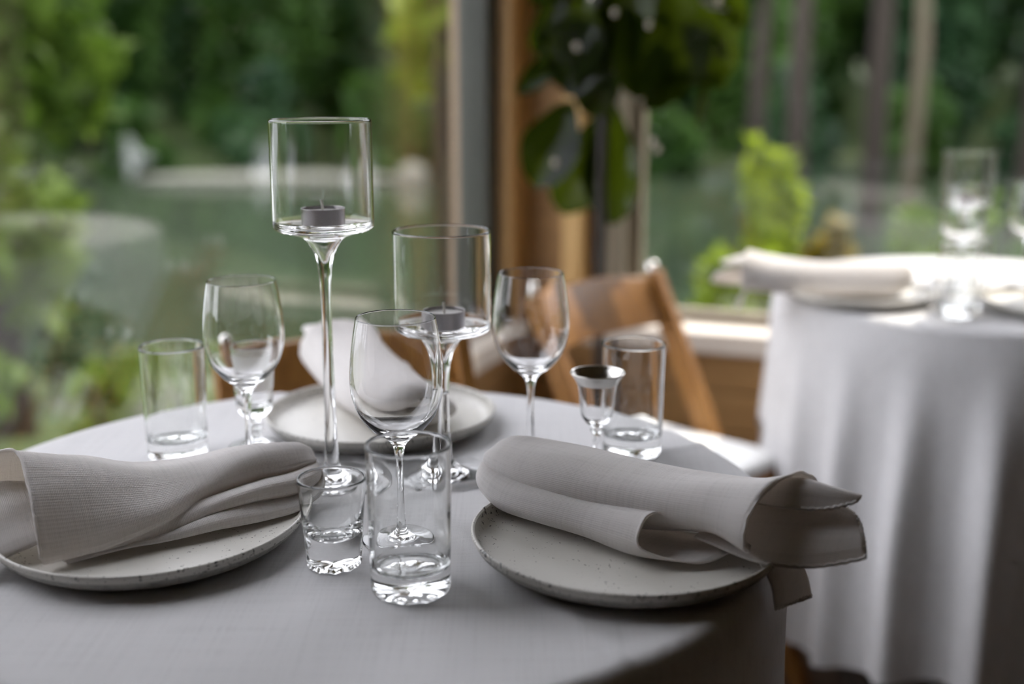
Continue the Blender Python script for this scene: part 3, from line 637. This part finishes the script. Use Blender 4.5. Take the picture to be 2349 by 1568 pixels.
# footed etched glass
def footed():
    body = [[(0, .0006), (.02, 0)], [(.02, 0), (.0268, 0), (.0274, .0010), (.0262, .0022)], [(.0262, .0022), (.014, .0042), (.0065, .009), (.0052, .0135), (.0078, .0165), (.0050, .0195), (.0074, .0230), (.0050, .0265), (.0082, .031), (.0150, .0375), (.0178, .044), (.0192, .062)]]
    rest = [[(.0192, .062), (.0208, .085), (.0222, .1045)], [(.0222, .1045), (.0219, .1053), (.0213, .1045)], [(.0213, .1045), (.0199, .085), (.0183, .062), (.0168, .049), (.010, .0445), (0, .0435)]]
    v, f = lathe(smoothprof(body+rest), 80); o = mk('footed_glass', v, f, [M['glass'], M['frost']])
    mi = [1 if .060 < sum(v[i][2] for i in q)/len(q) < .097 and sum(math.hypot(v[i][0], v[i][1]) for i in q)/len(q) > .0188+.00055*((sum(v[i][2] for i in q)/len(q)-.06)/.02) else 0 for q in f]
    o.data.polygons.foreach_set('material_index', mi)
    return o
put(footed(), -.2585, 1.138, 'small etched glass on a beaded foot behind the left wine glass', 'liqueur glass')
# second table
c = wg.copy(); COL.objects.link(c); put(c, .762, 1.985, 'wine glass on the second table, left of its candle holder', 'wine glass', 'wine glasses')
c = wg.copy(); COL.objects.link(c); put(c, .905, 2.050, 'wine glass on the second table, right of its candle holder', 'wine glass', 'wine glasses')
c = tb.copy(); COL.objects.link(c); put(c, .690, 1.795, 'tumbler on the second table beside the left plate', 'tumbler', 'straight tumblers')
c = tb.copy(); COL.objects.link(c); put(c, .730, 1.865, 'tumbler on the second table behind the foremost glass', 'tumbler', 'straight tumblers')
c = h2.copy(); COL.objects.link(c); put(c, .815, 2.115, 'stemmed glass candle holder on the second table', 'candle holder', 'glass candle holders')
c = copy_tree(tl1); put(c, .815, 2.115, 'tealight inside the candle holder of the second table', 'tealight', 'tealights', TZ+.1425, 2)

# ------------------------------------------------------------------ fig plant in the corner
FX, FY = .185, 2.44
fig = empty('fig_plant', (FX, FY, 0)); tag(fig, 'fig plant with large dark leaves on a thin dark stem, in the window corner', 'plant')
v, f = lathe(smoothprof([[(0, 0), (.085, 0)], [(.085, 0), (.10, .1), (.115, .22)], [(.115, .22), (.105, .22)], [(.105, .22), (.10, .19), (0, .19)]]), 40); mk('pot', v, f, M['pot'], fig)
v, f = lathe([(0, .185), (.1, .188), (.1, .192), (0, .20)], 24); mk('soil', v, f, M['soil'], fig)
MB().tube([(0, 0, .15), (.001, .004, .5), (-.002, 0, .9), (.004, .004, 1.2), (0, 0, 1.7)], [.013, .0125, .012, .009, .004], 10).build('stem', M['iron'], fig, smooth=True)
def leaf_mesh_one(wid, bend, cup, name='leaf'):
    nl, nw = 12, 6; v = []; f = []
    for i in range(nl+1):
        t = i/nl; wd = wid*(math.sin(pi*min(1, t*.96+.02))**.6)*(.62+.55*t)*(1 if t < .98 else .5)
        for j in range(nw+1):
            s = j/nw*2-1; v.append((s*wd/2*(1+.04*math.sin(9*t+3*s)), t, bend*t*t + cup*abs(s)*wd + .012*math.sin(14*t)*abs(s)))
    for i in range(nl):
        for j in range(nw): a = i*(nw+1)+j; f.append((a, a+1, a+nw+2, a+nw+1))
    me = bpy.data.meshes.new(name); me.from_pydata(v, [], f); me.materials.append(M['fig']); me.polygons.foreach_set('use_smooth', [True]*len(f)); me.update(); return me
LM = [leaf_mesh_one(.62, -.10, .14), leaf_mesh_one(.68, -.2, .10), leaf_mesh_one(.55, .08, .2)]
def fz_(y): return 1.12 - 2.42*math.tan(.225+math.atan((y-784)/2700))
rl = random.Random(12)
def fig_leaf(bx, by, tx, ty, wide=1.0, roll=0, dy0=0, dy1=0):
    b = Vector(((bx-1380)*.0009, dy0, fz_(by))); t = Vector(((tx-1380)*.0009, dy1, fz_(ty))); d = t-b; L = d.length; d.normalize()
    nrm = Vector((0, -1, .25)); nrm = (nrm - d*nrm.dot(d)).normalized(); nrm = Matrix.Rotation(roll, 3, d) @ nrm; x = d.cross(nrm)
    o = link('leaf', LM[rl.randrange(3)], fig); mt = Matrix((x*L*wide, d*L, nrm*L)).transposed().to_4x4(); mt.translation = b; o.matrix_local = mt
    st = MB(); st.tube([(0, 0, b.z-.0+.03), b*.5+Vector((0, 0, b.z*.5+.02)), b], .0022, 5); 
    if b.xy.length > .004: st.build('leaf_stalk', M['iron'], fig, smooth=True)
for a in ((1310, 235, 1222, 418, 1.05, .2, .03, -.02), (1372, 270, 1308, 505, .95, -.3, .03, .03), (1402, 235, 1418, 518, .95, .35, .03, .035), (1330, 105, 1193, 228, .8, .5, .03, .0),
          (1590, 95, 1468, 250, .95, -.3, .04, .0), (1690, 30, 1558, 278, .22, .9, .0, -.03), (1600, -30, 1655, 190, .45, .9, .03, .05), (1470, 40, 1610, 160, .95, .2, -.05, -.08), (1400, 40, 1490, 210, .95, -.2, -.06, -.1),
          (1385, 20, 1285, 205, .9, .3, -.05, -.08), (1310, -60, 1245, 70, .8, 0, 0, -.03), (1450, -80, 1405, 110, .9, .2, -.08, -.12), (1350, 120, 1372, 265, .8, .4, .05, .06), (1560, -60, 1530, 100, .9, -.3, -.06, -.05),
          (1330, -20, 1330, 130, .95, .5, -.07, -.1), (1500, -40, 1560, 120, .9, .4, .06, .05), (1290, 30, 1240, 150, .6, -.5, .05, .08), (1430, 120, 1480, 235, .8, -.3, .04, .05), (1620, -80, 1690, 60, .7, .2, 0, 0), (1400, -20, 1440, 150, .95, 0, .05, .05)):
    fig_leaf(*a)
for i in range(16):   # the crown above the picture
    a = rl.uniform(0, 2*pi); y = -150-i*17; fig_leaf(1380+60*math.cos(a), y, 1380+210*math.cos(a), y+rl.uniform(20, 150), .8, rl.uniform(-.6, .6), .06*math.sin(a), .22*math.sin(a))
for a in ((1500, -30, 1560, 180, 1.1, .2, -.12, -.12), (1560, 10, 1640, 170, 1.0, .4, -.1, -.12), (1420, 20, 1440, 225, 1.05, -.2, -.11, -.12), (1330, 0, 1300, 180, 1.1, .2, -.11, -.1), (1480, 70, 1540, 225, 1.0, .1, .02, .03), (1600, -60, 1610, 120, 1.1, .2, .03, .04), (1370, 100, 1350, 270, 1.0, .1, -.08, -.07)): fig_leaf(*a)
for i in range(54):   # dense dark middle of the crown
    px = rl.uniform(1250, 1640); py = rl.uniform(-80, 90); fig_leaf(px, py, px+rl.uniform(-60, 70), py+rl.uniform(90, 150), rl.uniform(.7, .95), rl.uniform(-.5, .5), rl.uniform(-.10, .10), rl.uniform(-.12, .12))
b0 = bmesh.new(); bmesh.ops.create_icosphere(b0, subdivisions=2, radius=.0062); bm_ = bpy.data.meshes.new('blossom'); b0.to_mesh(b0 and bm_); b0.free(); bm_.materials.append(M['bloom'])
for (px, py) in ((1392, 35), (1465, 62), (1398, 160), (1312, 110), (1432, 205), (1450, 222), (1490, 335), (1268, 365), (1480, 318), (1610, 8)):
    o = link('blossom', bm_, fig); o.location = ((px-1380)*.0009, -.12, fz_(py)); o.scale = (1, 1, 1.4)
